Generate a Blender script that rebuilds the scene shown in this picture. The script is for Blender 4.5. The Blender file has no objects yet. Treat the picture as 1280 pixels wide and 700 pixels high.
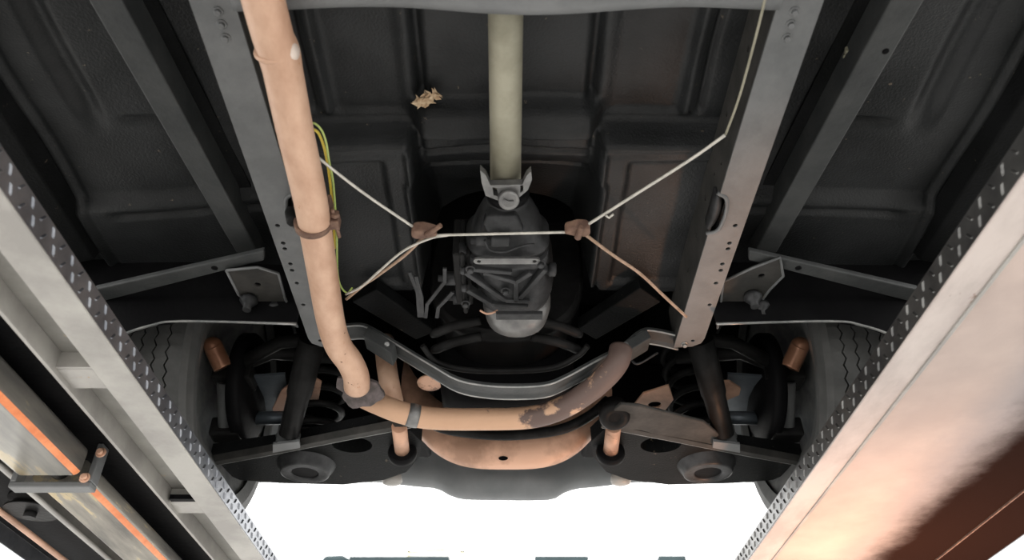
import bpy, bmesh, math, random
from mathutils import Vector, Matrix
from mathutils.geometry import tessellate_polygon
random.seed(7)
SC = bpy.context.scene
C = SC.collection

# ---------------------------------------------------------------- camera, sky, lights, exposure
F = 1000.0                                   # focal length in pixels of a 1280x700 frame
TH = math.atan(775.0 / F)                    # the camera looks up and forward, under the car
CT, ST = math.cos(TH), math.sin(TH)
CX, CZ = 633.0, 1.15
cd = bpy.data.cameras.new('camera')
cam = bpy.data.objects.new('camera', cd); C.objects.link(cam)
cam.location = (0, 0, CZ)
cam.rotation_euler = (math.pi / 2 + TH, 0, 0)
cd.sensor_width = 36; cd.lens = F / 1280 * 36
cd.shift_x = (640 - CX) / 1280
cd.clip_start = 0.02; cd.clip_end = 300
cd.dof.use_dof = True; cd.dof.focus_distance = 1.55; cd.dof.aperture_fstop = 4.5
SC.camera = cam

SC.view_settings.view_transform = 'Standard'
SC.view_settings.look = 'None'
SC.view_settings.exposure = 0.0
SC.view_settings.gamma = 1.0
SC.view_settings.use_curve_mapping = False

w = bpy.data.worlds.new('overcast_sky'); SC.world = w; w.use_nodes = True
nt = w.node_tree; nt.nodes.clear()
wo = nt.nodes.new('ShaderNodeOutputWorld'); bg = nt.nodes.new('ShaderNodeBackground')
tc = nt.nodes.new('ShaderNodeTexCoord'); sp = nt.nodes.new('ShaderNodeSeparateXYZ')
cr = nt.nodes.new('ShaderNodeValToRGB')
cr.color_ramp.elements[0].position = 0.0; cr.color_ramp.elements[0].color = (1.0, 0.98, 0.95, 1)
cr.color_ramp.elements[1].position = 1.0; cr.color_ramp.elements[1].color = (0.97, 0.98, 1.0, 1)
nt.links.new(tc.outputs['Generated'], sp.inputs[0]); nt.links.new(sp.outputs['Z'], cr.inputs[0])
nt.links.new(cr.outputs[0], bg.inputs['Color']); bg.inputs['Strength'].default_value = 3.4
nt.links.new(bg.outputs[0], wo.inputs[0])

def light(name, loc, target, power, color, size, spread=180):
    d = bpy.data.lights.new(name, 'AREA'); d.energy = power; d.color = color
    d.shape = 'DISK'; d.size = size; d.spread = math.radians(spread)
    o = bpy.data.objects.new(name, d); C.objects.link(o); o.location = loc
    o.rotation_euler = (Vector(target) - Vector(loc)).to_track_quat('-Z', 'Y').to_euler()
    return o
# warm halogen work lamp standing on the shop floor ahead of the car, aimed up at the right runway
light('work_lamp_light', (0.96, 1.98, 0.52), (0.80, 1.68, 1.75), 3.3, (1.0, 0.47, 0.24), 0.16, 52)

# ---------------------------------------------------------------- helpers
def P(px, py, H):
    """point seen at (px, py) lying H metres above the lens"""
    zc = H / (CT * (1125 - py) / F)
    return Vector(((px - CX) / F * zc, zc * (CT * F - (350 - py) * ST) / F, CZ + H))
def PY(px, py, Y):
    zc = Y / ((CT * F - (350 - py) * ST) / F)
    return Vector(((px - CX) / F * zc, Y, CZ + zc * CT * (1125 - py) / F))
def sstep(a, b, x):
    t = min(1, max(0, (x - a) / (b - a))); return t * t * (3 - 2 * t)
def dip(x, c, wd):
    t = abs(x - c) / wd; return 0 if t >= 1 else (1 - t * t) ** 2

class MB:
    def __init__(s): s.v = []; s.f = []; s.sm = []
    def add(s, vs, fs, smooth=False):
        n = len(s.v); s.v += [tuple(p) for p in vs]
        for f in fs: s.f.append([i + n for i in f]); s.sm.append(smooth)
        return s
    def box(s, lo, hi, rot=None, ctr=None):
        x0, y0, z0 = lo; x1, y1, z1 = hi
        vs = [Vector(p) for p in ((x0,y0,z0),(x1,y0,z0),(x1,y1,z0),(x0,y1,z0),(x0,y0,z1),(x1,y0,z1),(x1,y1,z1),(x0,y1,z1))]
        if rot is not None: c = Vector(ctr) if ctr else (Vector(lo) + Vector(hi)) / 2; vs = [c + rot @ (p - c) for p in vs]
        return s.add(vs, [(3,2,1,0),(4,5,6,7),(0,1,5,4),(1,2,6,5),(2,3,7,6),(3,0,4,7)])
    def rings(s, rings, cap=True, smooth=True, closed=False):
        n = len(rings[0]); vs = [p for r in rings for p in r]; fs = []
        m = len(rings)
        for i in range(m if closed else m - 1):
            a, b = i * n, ((i + 1) % m) * n
            for j in range(n): k = (j + 1) % n; fs.append((a + j, a + k, b + k, b + j))
        s.add(vs, fs, smooth)
        if cap and not closed:
            b = len(s.v) - len(vs)
            s.f.append([b + j for j in range(n)][::-1]); s.sm.append(False)
            s.f.append([b + (m - 1) * n + j for j in range(n)]); s.sm.append(False)
        return s
    def tube(s, pts, r, n=14, cap=True, prof=None, smooth=True):
        pts = [Vector(p) for p in pts]; m = len(pts)
        rs = r if isinstance(r, (list, tuple)) else [r] * m
        up = None; rg = []
        for i, p in enumerate(pts):
            t = (pts[min(i + 1, m - 1)] - pts[max(i - 1, 0)]).normalized()
            if up is None: up = Vector((0, 0, 1)) if abs(t.z) < 0.9 else Vector((0, 1, 0))
            a = t.cross(up).normalized(); b = a.cross(t).normalized(); up = b
            if prof: rg.append([p + a * (q[0] * rs[i]) + b * (q[1] * rs[i]) for q in prof])
            else: rg.append([p + (a * math.cos(2*math.pi*j/n) + b * math.sin(2*math.pi*j/n)) * rs[i] for j in range(n)])
        return s.rings(rg, cap, smooth)
    def lathe(s, c, axis, prof, n=32):
        """prof: (radius, offset along the axis)"""
        c = Vector(c); ax = Vector(axis).normalized()
        a = ax.orthogonal().normalized(); b = ax.cross(a)
        rg = [[c + ax * z + (a * math.cos(2*math.pi*j/n) + b * math.sin(2*math.pi*j/n)) * max(r, 1e-4) for j in range(n)] for r, z in prof]
        return s.rings(rg, True)
    def plate(s, outer, holes, fn, th):
        """outline with holes in a 2-D frame; fn maps (u, v, w) to the world; th is the thickness along w"""
        loops = [[Vector((u, v, 0)) for u, v in outer]] + [[Vector((u, v, 0)) for u, v in h] for h in holes]
        tri = tessellate_polygon(loops); flat = [p for l in loops for p in l]
        lo = [fn(p.x, p.y, 0) for p in flat]; hi = [fn(p.x, p.y, th) for p in flat]; n = len(flat)
        fs = [tuple(t) for t in tri] + [tuple(i + n for i in t[::-1]) for t in tri]
        k = 0
        for l in loops:
            for j in range(len(l)): a, b = k + j, k + (j + 1) % len(l); fs.append((a, b, b + n, a + n))
            k += len(l)
        return s.add(lo + hi, fs)
    def build(s, name, mat, parent=None, bevel=0, bseg=2, fixn=True, auto=True):
        me = bpy.data.meshes.new(name); me.from_pydata(s.v, [], s.f); me.validate()
        if fixn:
            bm = bmesh.new(); bm.from_mesh(me); bmesh.ops.recalc_face_normals(bm, faces=bm.faces); bm.to_mesh(me); bm.free()
        if len(me.polygons) == len(s.sm):
            me.polygons.foreach_set('use_smooth', s.sm)
        o = bpy.data.objects.new(name, me); C.objects.link(o)
        me.materials.append(mat)
        if parent: o.parent = parent
        if bevel:
            b = o.modifiers.new('b', 'BEVEL'); b.width = bevel; b.segments = bseg; b.limit_method = 'ANGLE'; b.angle_limit = 0.6
        return o
def circ(u, v, r, n=10, e=1.0): return [(u + r * math.cos(2*math.pi*i/n), v + r * e * math.sin(2*math.pi*i/n)) for i in range(n)]
def smooth_path(pts, k=6):
    pts = [Vector(p) for p in pts]; out = []
    q = [pts[0] * 2 - pts[1]] + pts + [pts[-1] * 2 - pts[-2]]
    for i in range(1, len(q) - 2):
        for j in range(k):
            t = j / k; a, b, c, d = q[i-1], q[i], q[i+1], q[i+2]
            out.append(0.5 * ((2*b) + (c-a)*t + (2*a-5*b+4*c-d)*t*t + (3*b-a-3*c+d)*t**3))
    out.append(pts[-1]); return out
def bolt(m, p, axis=(0, 0, -1), r=0.008, h=0.006):
    m.lathe(p, axis, [(r*1.5, 0), (r*1.5, .0015), (r*1.15, .0016)], 16)
    m.lathe(Vector(p) + Vector(axis).normalized() * .0015, axis, [(r, 0), (r, h), (r*.8, h*1.15)], 6)
def empty(name, loc, label=None, cat=None, group=None, kind=None):
    o = bpy.data.objects.new(name, None); C.objects.link(o); o.location = loc
    if label: o['label'] = label
    if cat: o['category'] = cat
    if group: o['group'] = group
    if kind: o['kind'] = kind
    o.empty_display_size = .1
    return o

# ---------------------------------------------------------------- materials
def mat(name, c1, c2=None, rough=.6, metal=0, scale=12, bump=.0, bscale=60, c3=None, spots=0, sscale=30, stretch=(1,1,1), coat=0, contrast=(.38,.62), spec=None):
    m = bpy.data.materials.new(name); m.use_nodes = True; t = m.node_tree; N = t.nodes; L = t.links
    b = N['Principled BSDF']; b.inputs['Roughness'].default_value = rough; b.inputs['Metallic'].default_value = metal
    if spec is None: spec = .06 if max(c1) < .04 else .4
    b.inputs['Specular IOR Level'].default_value = spec
    if coat: b.inputs['Coat Weight'].default_value = coat; b.inputs['Coat Roughness'].default_value = .25
    g = N.new('ShaderNodeNewGeometry'); mp = N.new('ShaderNodeMapping'); mp.inputs['Scale'].default_value = stretch
    L.new(g.outputs['Position'], mp.inputs[0])
    n = N.new('ShaderNodeTexNoise'); n.inputs['Scale'].default_value = scale; n.inputs['Detail'].default_value = 8; n.inputs['Roughness'].default_value = .6
    L.new(mp.outputs[0], n.inputs['Vector'])
    r = N.new('ShaderNodeValToRGB'); e = r.color_ramp.elements
    e[0].position, e[1].position = contrast; e[0].color = (*c1, 1); e[1].color = (*(c2 or c1), 1)
    L.new(n.outputs['Fac'], r.inputs[0]); col = r.outputs[0]
    if c3:
        n3 = N.new('ShaderNodeTexNoise'); n3.inputs['Scale'].default_value = sscale; n3.inputs['Detail'].default_value = 6
        n3.inputs['Roughness'].default_value = .7
        L.new(mp.outputs[0], n3.inputs['Vector'])
        r3 = N.new('ShaderNodeValToRGB'); r3.color_ramp.elements[0].position = 1 - spots; r3.color_ramp.elements[1].position = min(1, 1 - spots + .04)
        L.new(n3.outputs['Fac'], r3.inputs[0])
        mx = N.new('ShaderNodeMix'); mx.data_type = 'RGBA'
        L.new(r3.outputs[0], mx.inputs[0]); L.new(col, mx.inputs[6]); mx.inputs[7].default_value = (*c3, 1); col = mx.outputs[2]
    L.new(col, b.inputs['Base Color'])
    if bump:
        nb = N.new('ShaderNodeTexNoise'); nb.inputs['Scale'].default_value = bscale; nb.inputs['Detail'].default_value = 5
        L.new(g.outputs['Position'], nb.inputs['Vector'])
        bp = N.new('ShaderNodeBump'); bp.inputs['Strength'].default_value = bump; bp.inputs['Distance'].default_value = .002
        L.new(nb.outputs['Fac'], bp.inputs['Height']); L.new(bp.outputs[0], b.inputs['Normal'])
    return m
M = dict(
 under=mat('black_undercoat', (.0095,.0105,.011), (.023,.0245,.0255), .45, 0, 5, .55, 240, (.15,.12,.09), .335, 60, spec=.24),
 under2=mat('dark_undercoat', (.005,.0055,.0055), (.010,.0105,.011), .55, 0, 6, .5, 220, (.16,.13,.09), .33, 50),
 black=mat('black_paint', (.0035,.0035,.004), (.006,.006,.0065), .55, 0, 8, .3, 100),
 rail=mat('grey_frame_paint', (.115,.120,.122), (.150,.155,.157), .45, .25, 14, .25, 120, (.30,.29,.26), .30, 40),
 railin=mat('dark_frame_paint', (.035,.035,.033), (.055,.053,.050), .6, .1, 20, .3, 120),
 sill=mat('grey_sill_paint', (.038,.041,.042), (.055,.058,.058), .6, .1, 20, .35, 160),
 pipe=mat('tan_exhaust', (.40,.235,.155), (.55,.36,.255), .48, .1, 16, .2, 140, (.36,.15,.06), .34, 45, (1,.5,1), contrast=(.35,.6)),
 pipe2=mat('rusty_exhaust', (.50,.31,.20), (.11,.075,.065), .6, .1, 18, .3, 120, (.42,.13,.05), .28, 60, contrast=(.5,.56)),
 shaft=mat('pale_shaft', (.22,.21,.155), (.32,.305,.235), .55, .2, 14, .2, 90, (.30,.19,.10), .30, 40),
 cast=mat('cast_iron', (.030,.031,.032), (.055,.056,.058), .42, .35, 25, .3, 120),
 castd=mat('dark_cast_iron', (.009,.009,.009), (.017,.017,.017), .45, .2, 20, .3, 100),
 alu=mat('dull_metal', (.13,.13,.13), (.21,.21,.205), .42, .6, 30, .15, 100),
 steel=mat('bare_steel', (.20,.21,.21), (.34,.34,.33), .35, .7, 30, .2, 120),
 copper=mat('warm_lit_copper', (.34,.20,.135), (.60,.36,.25), .5, .15, 7, .2, 100, (.22,.12,.08), .40, 9, contrast=(.40,.55)),  # copper tint holds warm reflected light, over brown stains
 rust=mat('rusty_iron', (.10,.055,.04), (.19,.115,.08), .7, .2, 50, .5, 200),
 cable=mat('pale_cable', (.40,.39,.35), (.52,.50,.45), .4, .3, 60, .2, 300),
 cable2=mat('tan_cable', (.27,.18,.12), (.36,.25,.18), .5, .2, 60, .2, 300),
 rubber=mat('tyre_rubber', (.042,.043,.042), (.066,.067,.065), .6, 0, 14, .3, 90),
 valance=mat('grey_body_panel', (.15,.16,.165), (.20,.21,.215), .4, .2, 5, .05, 60),
 runway=mat('grey_runway_paint', (.26,.25,.235), (.37,.36,.335), .45, .1, 9, .2, 90, (.34,.25,.16), .33, 22),
 deck=mat('runway_underside', (.20,.195,.18), (.29,.285,.26), .5, .1, 7, .25, 90, (.35,.27,.17), .36, 14),
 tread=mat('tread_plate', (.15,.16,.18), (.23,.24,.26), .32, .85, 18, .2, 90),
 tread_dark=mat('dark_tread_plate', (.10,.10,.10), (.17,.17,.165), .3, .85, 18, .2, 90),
 tube=mat('galvanised_tube', (.16,.155,.145), (.34,.32,.28), .33, .5, 5, .15, 60, (.5,.42,.28), .42, 5, (4,.6,4)),
 orange=mat('orange_reflection_tint', (.62,.17,.05), (.74,.26,.10), .4, 0, 20, .1, 60),  # flat colour standing in for a glossy orange reflection
 blue=mat('blue_tape', (.06,.10,.55), (.10,.15,.7), .4),
 green=mat('green_wire', (.32,.42,.10), (.42,.50,.16), .45),
 yellow=mat('yellow_wire', (.70,.50,.04), (.80,.62,.10), .45),
 leaf=mat('dry_leaf', (.36,.24,.14), (.58,.45,.30), .8, 0, 120, .4, 300),
 bluegrey=mat('blue_grey_lit_slot', (.07,.085,.10), (.12,.14,.16), .35, .4, 12, .2, 80),
 floor=mat('pale_concrete', (.52,.50,.47), (.62,.60,.57), .8, 0, 2, .3, 30),
 white=mat('white_render', (.80,.80,.78), (.86,.86,.84), .8, 0, 3),
 dark=mat('dark_roof', (.02,.035,.04), (.03,.05,.055), .7, 0, 3),
 cream=mat('cream_board', (.80,.74,.50), (.86,.80,.58), .6, 0, 3),
 lift=mat('lift_paint', (.10,.12,.16), (.14,.16,.20), .4, .2, 5),
)

def heat_scale(m):
    """dark scale spreading over the pipe towards its right-hand end"""
    t = m.node_tree; N = t.nodes; L = t.links
    r = [n for n in N if n.type == 'VALTORGB'][0]; no = r.inputs[0].links[0].from_socket
    g = N.new('ShaderNodeNewGeometry'); s_ = N.new('ShaderNodeSeparateXYZ'); L.new(g.outputs['Position'], s_.inputs[0])
    mr = N.new('ShaderNodeMapRange'); mr.inputs['From Min'].default_value = -.05; mr.inputs['From Max'].default_value = .24
    mr.inputs['To Min'].default_value = -.12; mr.inputs['To Max'].default_value = .22; L.new(s_.outputs['X'], mr.inputs['Value'])
    a = N.new('ShaderNodeMath'); L.new(no, a.inputs[0]); L.new(mr.outputs[0], a.inputs[1]); L.new(a.outputs[0], r.inputs[0])
heat_scale(M['pipe2'])

def cover_material():
    """pinkish grey painted plate turning grey then near-black towards its outer side"""
    m = bpy.data.materials.new('pinkish_cover_plate'); m.use_nodes = True; t = m.node_tree; N = t.nodes; L = t.links
    b = N['Principled BSDF']; b.inputs['Roughness'].default_value = .6; b.inputs['Specular IOR Level'].default_value = .0
    g = N.new('ShaderNodeNewGeometry')
    n = N.new('ShaderNodeTexNoise'); n.inputs['Scale'].default_value = 6; n.inputs['Detail'].default_value = 8
    L.new(g.outputs['Position'], n.inputs['Vector'])
    r = N.new('ShaderNodeValToRGB'); e = r.color_ramp.elements
    e[0].position = .35; e[0].color = (.42,.35,.32,1); e[1].position = .65; e[1].color = (.52,.43,.39,1)
    L.new(n.outputs['Fac'], r.inputs[0])
    s = N.new('ShaderNodeSeparateXYZ'); L.new(g.outputs['Position'], s.inputs[0])
    n2 = N.new('ShaderNodeTexNoise'); n2.inputs['Scale'].default_value = 9; n2.inputs['Detail'].default_value = 12; n2.inputs['Roughness'].default_value = .72
    L.new(g.outputs['Position'], n2.inputs['Vector'])
    ma = N.new('ShaderNodeMath'); ma.operation = 'MULTIPLY_ADD'; ma.inputs[1].default_value = .08; L.new(n2.outputs['Fac'], ma.inputs[0]); L.new(s.outputs['X'], ma.inputs[2])
    mr = N.new('ShaderNodeMapRange'); mr.interpolation_type = 'SMOOTHSTEP'; mr.inputs['From Min'].default_value = .80; mr.inputs['From Max'].default_value = .895
    L.new(ma.outputs[0], mr.inputs['Value'])
    gr = N.new('ShaderNodeMapRange'); gr.interpolation_type = 'SMOOTHSTEP'; gr.inputs['From Min'].default_value = .72; gr.inputs['From Max'].default_value = .83
    L.new(ma.outputs[0], gr.inputs['Value'])
    m0 = N.new('ShaderNodeMix'); m0.data_type = 'RGBA'; L.new(gr.outputs[0], m0.inputs[0]); L.new(r.outputs[0], m0.inputs[6]); m0.inputs[7].default_value = (.30,.28,.28,1)
    m1 = N.new('ShaderNodeMix'); m1.data_type = 'RGBA'; L.new(mr.outputs[0], m1.inputs[0]); L.new(m0.outputs[2], m1.inputs[6]); m1.inputs[7].default_value = (.020,.011,.009,1)
    L.new(m1.outputs[2], b.inputs['Base Color'])
    bp = N.new('ShaderNodeBump'); bp.inputs['Strength'].default_value = .25; bp.inputs['Distance'].default_value = .0015
    n4 = N.new('ShaderNodeTexNoise'); n4.inputs['Scale'].default_value = 150; L.new(g.outputs['Position'], n4.inputs['Vector'])
    L.new(n4.outputs['Fac'], bp.inputs['Height']); L.new(bp.outputs[0], b.inputs['Normal'])
    return m
M['hose'] = mat('brown_hose', (.20,.09,.05), (.30,.15,.09), .3, .4, 12)
M['cover'] = cover_material()
M['flange'] = mat('pinkish_flange', (.36,.31,.29), (.50,.44,.41), .45, .1, 12, .2, 90, (.24,.17,.14), .36, 30, (1,.4,1))

# ---------------------------------------------------------------- the setting
f = MB().box((-40, -30, -.2), (40, 60, 0)).build('floor', M['floor']); f['kind'] = 'structure'

# ---------------------------------------------------------------- the lift
HB = .598                     # underside of the runways above the lens
HD = .634                     # top of the deck
Y0, Y1 = -2.1, 3.05
lift = empty('vehicle_lift', (0, .5, 0), 'grey four-post vehicle lift with two long runways under the car', 'lift')
def LB(name, m, parent=None, **k):
    par = parent or lift
    o = m.build(name, k.pop('mat'), None, **k); o.parent = par
    w = Vector(lift.location) if par is lift or True else 0
    if par is lift: o.matrix_parent_inverse = Matrix.Translation(-Vector(lift.location))
    return o
Z = lambda H: CZ + H
XI, XO = .537, 1.067
def lozenges(s, name, par, x, zlo, zhi, out):
    """raised tread bars on a vertical lip"""
    m = MB(); n = 0; y = Y0 + .02
    while y < Y1 - .02:
        for k, z in enumerate((zlo + (zhi-zlo)*.28, zlo + (zhi-zlo)*.74)):
            yy = y + (k * .013); d = .0032 if (n + k) % 2 else -.0032; h = .0055
            vs = [(x, yy - .0022 + d, z + h), (x, yy + .0022 + d, z + h), (x, yy + .0022 - d, z - h), (x, yy - .0022 - d, z - h),
                  (x + out*.0022, yy + d*.7, z + h*.7), (x + out*.0022, yy - d*.7, z - h*.7)]
            m.add(vs, [(0, 1, 4), (3, 5, 2), (0, 4, 5, 3), (1, 2, 5, 4)])
        y += .026; n += 1
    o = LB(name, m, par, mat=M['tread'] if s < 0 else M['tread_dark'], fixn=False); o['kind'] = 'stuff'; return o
for s, nm in ((-1, 'left'), (1, 'right')):
    m = MB()
    def bx(x0, x1, y0, y1, h0, h1, mm):
        a, b = sorted((s * x0, s * x1)); mm.box((a, y0, Z(h0)), (b, y1, Z(h1)))
    bx(XI + .002, XO - .002, Y0, Y1, HD - .006, HD, m)
    rw = LB('runway', m, mat=M['deck'])
    if s == 1: rw['label'] = 'runway closed below by a pinkish cover plate'
    else: rw['label'] = 'runway open below showing its ram tube and cable'
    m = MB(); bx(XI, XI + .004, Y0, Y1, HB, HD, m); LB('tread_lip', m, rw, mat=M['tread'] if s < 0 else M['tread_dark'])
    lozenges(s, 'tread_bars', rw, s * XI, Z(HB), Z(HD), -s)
    m = MB(); bx(XO - .004, XO, Y0, Y1, HB - .004, HD, m); LB('tread_lip', m, rw, mat=M['tread'])
    m = MB(); bx(XI, XI + .050, Y0, Y1, HB - .004, HB, m)
    bx(XI+.046, XI + .050, Y0, Y1, HB, HB + .012, m)
    LB('bottom_flange', m, rw, mat=M['flange'] if s == 1 else M['runway'], bevel=.0012)
    if s == 1:
        m = MB(); bx(XI + .052, .952, Y0, Y1, HB - .001, HB + .003, m)
        LB('cover_plate', m, rw, mat=M['cover'])
        m = MB(); bx(.9525, XO - .004, Y0, Y1, HB - .003, HB + .001, m)
        LB('cover_plate', m, rw, mat=M['cover'])
        m = MB(); bx(XI + .048, XI + .0535, Y0, Y1, HB - .0065, HB - .002, m)
        LB('weld_bead', m, rw, mat=M['runway'], bevel=.001)
        m = MB(); bx(.9505, .9545, Y0, Y1, HB - .0045, HB + .001, m)
        LB('weld_bead', m, rw, mat=M['rust'], bevel=.001)
    else:
        m = MB(); bx(.645, .651, Y0, Y1, HB - .004, HD - .006, m); LB('stiffener', m, rw, mat=M['runway'], bevel=.001)
        # welded strap and slot plate across the channel
        for (ya, hh) in ((P(110, 482, .6).y, HB), (P(235, 640, .6).y, HB)):
            m = MB(); bx(.585, .648, ya - .045, ya + .012, HB + .004, HB + .010, m)
            bx(.585, .648, ya - .048, ya - .042, HB + .004, HD - .006, m)
            LB('cross_strap', m, rw, mat=M['runway'], bevel=.001)
            if ya > 1.2:
                m = MB(); bx(.587, .640, ya - .062, ya - .0485, HB + .003, HB + .012, m); LB('slot', m, rw, mat=M['black'])
        m = MB(); bx(.884, .889, Y0, Y1, HB - .002, HD - .006, m); LB('stiffener', m, rw, mat=M['runway'])
        m = MB(); bx(.652, .70, Y0, Y1, HD - .0075, HD - .0062, m); LB('channel_shade', m, rw, mat=M['black'])  # black sheet puts the shade of the deck recess into colour
        m = MB(); bx(.70, 1.06, Y0, Y1, HD - .0075, HD - .0062, m); LB('channel_shade', m, rw, mat=M['black'])
        # hydraulic ram tube: rounded rectangular section with an orange reflection painted on one corner
        yb = P(95, 598, .57).y
        def ram(x0, x1, h0, h1, ya, yz, name):
            r = .012; pr = []
            for cx, cz, a0 in ((x0 + r, h1 - r, 90), (x0 + r, h0 + r, 180), (x1 - r, h0 + r, 270), (x1 - r, h1 - r, 0)):
                for k in range(5): a = math.radians(a0 + k * 22.5); pr.append((cx + r * math.cos(a), cz + r * math.sin(a)))
            mm = MB(); mm.rings([[Vector((-x, y, Z(h))) for x, h in pr] for y in (ya, yz)])
            o = LB(name, mm, rw, mat=M['tube'])
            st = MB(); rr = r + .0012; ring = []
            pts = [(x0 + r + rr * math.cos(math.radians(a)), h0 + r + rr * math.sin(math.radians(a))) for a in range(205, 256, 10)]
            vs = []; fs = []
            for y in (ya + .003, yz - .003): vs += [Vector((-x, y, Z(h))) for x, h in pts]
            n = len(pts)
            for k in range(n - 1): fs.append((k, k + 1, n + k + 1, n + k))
            st.add(vs, fs, True); q = LB('orange_glint', st, rw, mat=M['orange']); q['label'] = 'orange reflection painted along the tube corner'
            return o
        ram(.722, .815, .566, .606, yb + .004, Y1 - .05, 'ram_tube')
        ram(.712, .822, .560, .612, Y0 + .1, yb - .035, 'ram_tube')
        m = MB(); m.box((-.835, yb - .020, Z(.546)), (-.698, yb + .006, Z(.556)))
        m.box((-.708, yb - .020, Z(.556)), (-.698, yb + .006, Z(.626))); m.box((-.835, yb - .020, Z(.556)), (-.825, yb + .006, Z(.626)))
        LB('ram_bracket', m, rw, mat=M['rail'], bevel=.002)
        for x, h in ((-.697, .608), (-.71, .562)):
            m = MB(); bolt(m, (x, yb - .020, Z(h)), (0, -1, 0), .006, .006); LB('bolt', m, rw, mat=M['copper'])
        m = MB(); m.tube([(-.768, yb - .035, Z(.586)), (-.768, yb + .004, Z(.586))], .017, 20); LB('ram_rod', m, rw, mat=M['castd'])
        m = MB(); m.tube([(-.875, Y0, Z(.594)), (-.875, Y1, Z(.594))], .005, 10)
        LB('lift_cable', m, rw, mat=M['runway'])
        m = MB(); m.tube([(-.985, Y0, Z(.598)), (-.985, Y1, Z(.598))], .006, 12)
        q = LB('brake_rod', m, rw, mat=M['copper'])
        m = MB(); m.lathe((-.93, P(70, 640, .6).y, Z(.60)), (0, 0, 1), [(.05, 0), (.05, .004), (.038, .008), (.038, .018), (.05, .022), (.05, .026)], 32)
        m.lathe((-.93, P(70, 640, .6).y, Z(.588)), (0, 0, 1), [(.012, 0), (.012, .015)], 12)
        LB('cable_pulley', m, rw, mat=M['castd'])
for y in (Y0 - .1, Y1 + .12):
    m = MB(); m.box((-1.42, y - .09, Z(.42)), (1.42, y + .09, Z(.592))); LB('crossbeam', m, mat=M['lift'], bevel=.006)
    for x in (-1.5, 1.5):
        m = MB(); m.box((x - .08, y - .08, 0), (x + .08, y + .08, 2.0)); m.box((x - .2, y - .16, 0), (x + .2, y + .16, .02)); LB('post', m, mat=M['lift'], bevel=.005)
for y in (Y0, Y1):
    for s in (-1, 1):
        a, b = sorted((s * XI, s * XO)); ym = y + (.02 if y > 0 else -.02)
        m = MB(); m.box((a, min(y, ym * 1.02), Z(.586)), (b, max(y, ym * 1.02), Z(.70 if y > 0 else HD))); LB('end_stop', m, mat=M['lift'])

# ---------------------------------------------------------------- the car
car = empty('car', (0, .3, Z(HD)), 'old black-bodied car seen from below, standing on the lift runways', 'car')
INV = Matrix.Translation(-Vector(car.location))
def part(name, m, mt, parent=None, label=None, **k):
    o = m.build(name, M[mt] if isinstance(mt, str) else mt, None, **k)
    o.parent = parent or car
    if parent is None: o.matrix_parent_inverse = INV
    if label: o['label'] = label
    return o

# floor pan: one pressed sheet with tunnel, steps and beads
def floorH(x, y):
    ax = abs(x)
    if ax < .40:
        h = 1.05
        step = .915 + 0.0 * ax
        # step down across the car behind the toe board
        k = sstep(.905, .925, y)
        side = sstep(.150, .170, ax)
        h -= .060 * k * side
        # shallow recessed rectangle of the toe board
        rec = sstep(.205, .215, ax) * sstep(.945, .965, y) * (1 - sstep(1.28, 1.30, y))
        h += .010 * rec
        h += .004 * sstep(.925, .94, y) * (1 - sstep(.935, .95, y)) * side
        # tunnel
        t = 1 - sstep(.135, .165, ax)
        drop = sstep(.855, .872, y) * (1 - sstep(.905, .925, y)) * t
        h -= .034 * drop
        h += t * sstep(.95, 1.25, y) * .10 - t * .02 * sstep(.86, .9, y) * (1 - sstep(.95, 1.05, y))
        # beads across the tunnel
        h += .012 * t * dip(y, .955 + .10 * ax, .010) + .012 * t * dip(y, 1.01 + .12 * ax, .009)
        # pinch flange beside the tunnel
        if y > .93: h -= .022 * dip(ax, .166 + (.006 if y > 1.0 else 0), .0065) * sstep(.93, .945, y)
        # grooves along the rear floor
        r = 1 - sstep(.855, .875, y)
        h += r * .024 * dip(ax, .140, .013)
        r2 = 1 - sstep(.885, .90, y)
        h -= .012 * r2 * dip(ax, .300, .012)
        h += .012 * r2 * dip(ax, .322, .010)
        h += .006 * r2 * (sstep(.16, .18, ax) - sstep(.28, .295, ax))
        h += .003 * math.sin(y * 31 + x * 9) * math.sin(x * 23)
    else:
        h = 1.04 + .012 * sstep(.78, .79, ax) - .02 * dip(ax, .80, .02)
        h += .012 * dip(y, .905, .012) * (1 - sstep(.62, .66, ax)) * sstep(.5, .52, ax)
        h -= .02 * sstep(1.0 + .1 * ax, 1.03 + .1 * ax, y)
        h += .008 * dip(y, 1.06 + .08 * ax, .012) * (1 - sstep(.72, .76, ax))
        h += .004 * math.sin(y * 17 + x * 11)
        h += .015 * dip(ax, .70, .03) * (1 - sstep(.85, .95, y))
    return h
def yend(x):
    ax = abs(x)
    if ax < .19: return 1.16 + .15 * (ax / .19) ** 2
    return 1.315
m = MB(); nx = 380; ys = [-2.2, -1.0, -.2, .2, .4] + [.45 + i * .005 for i in range(175)]
xs = [-.95 + 1.9 * i / nx for i in range(nx + 1)]
for y in ys:
    for x in xs: m.v.append((x, min(y, yend(x)), Z(floorH(x, min(y, yend(x))))))
for j in range(len(ys) - 1):
    for i in range(nx):
        xm = (xs[i] + xs[i+1]) / 2
        if ys[j] >= yend(xm): continue
        a = j * (nx + 1) + i; m.f.append([a, a + 1, a + nx + 2, a + nx + 1]); m.sm.append(True)
pan = part('floor_pan', m, 'under', fixn=False)
mx = pan.data

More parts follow.
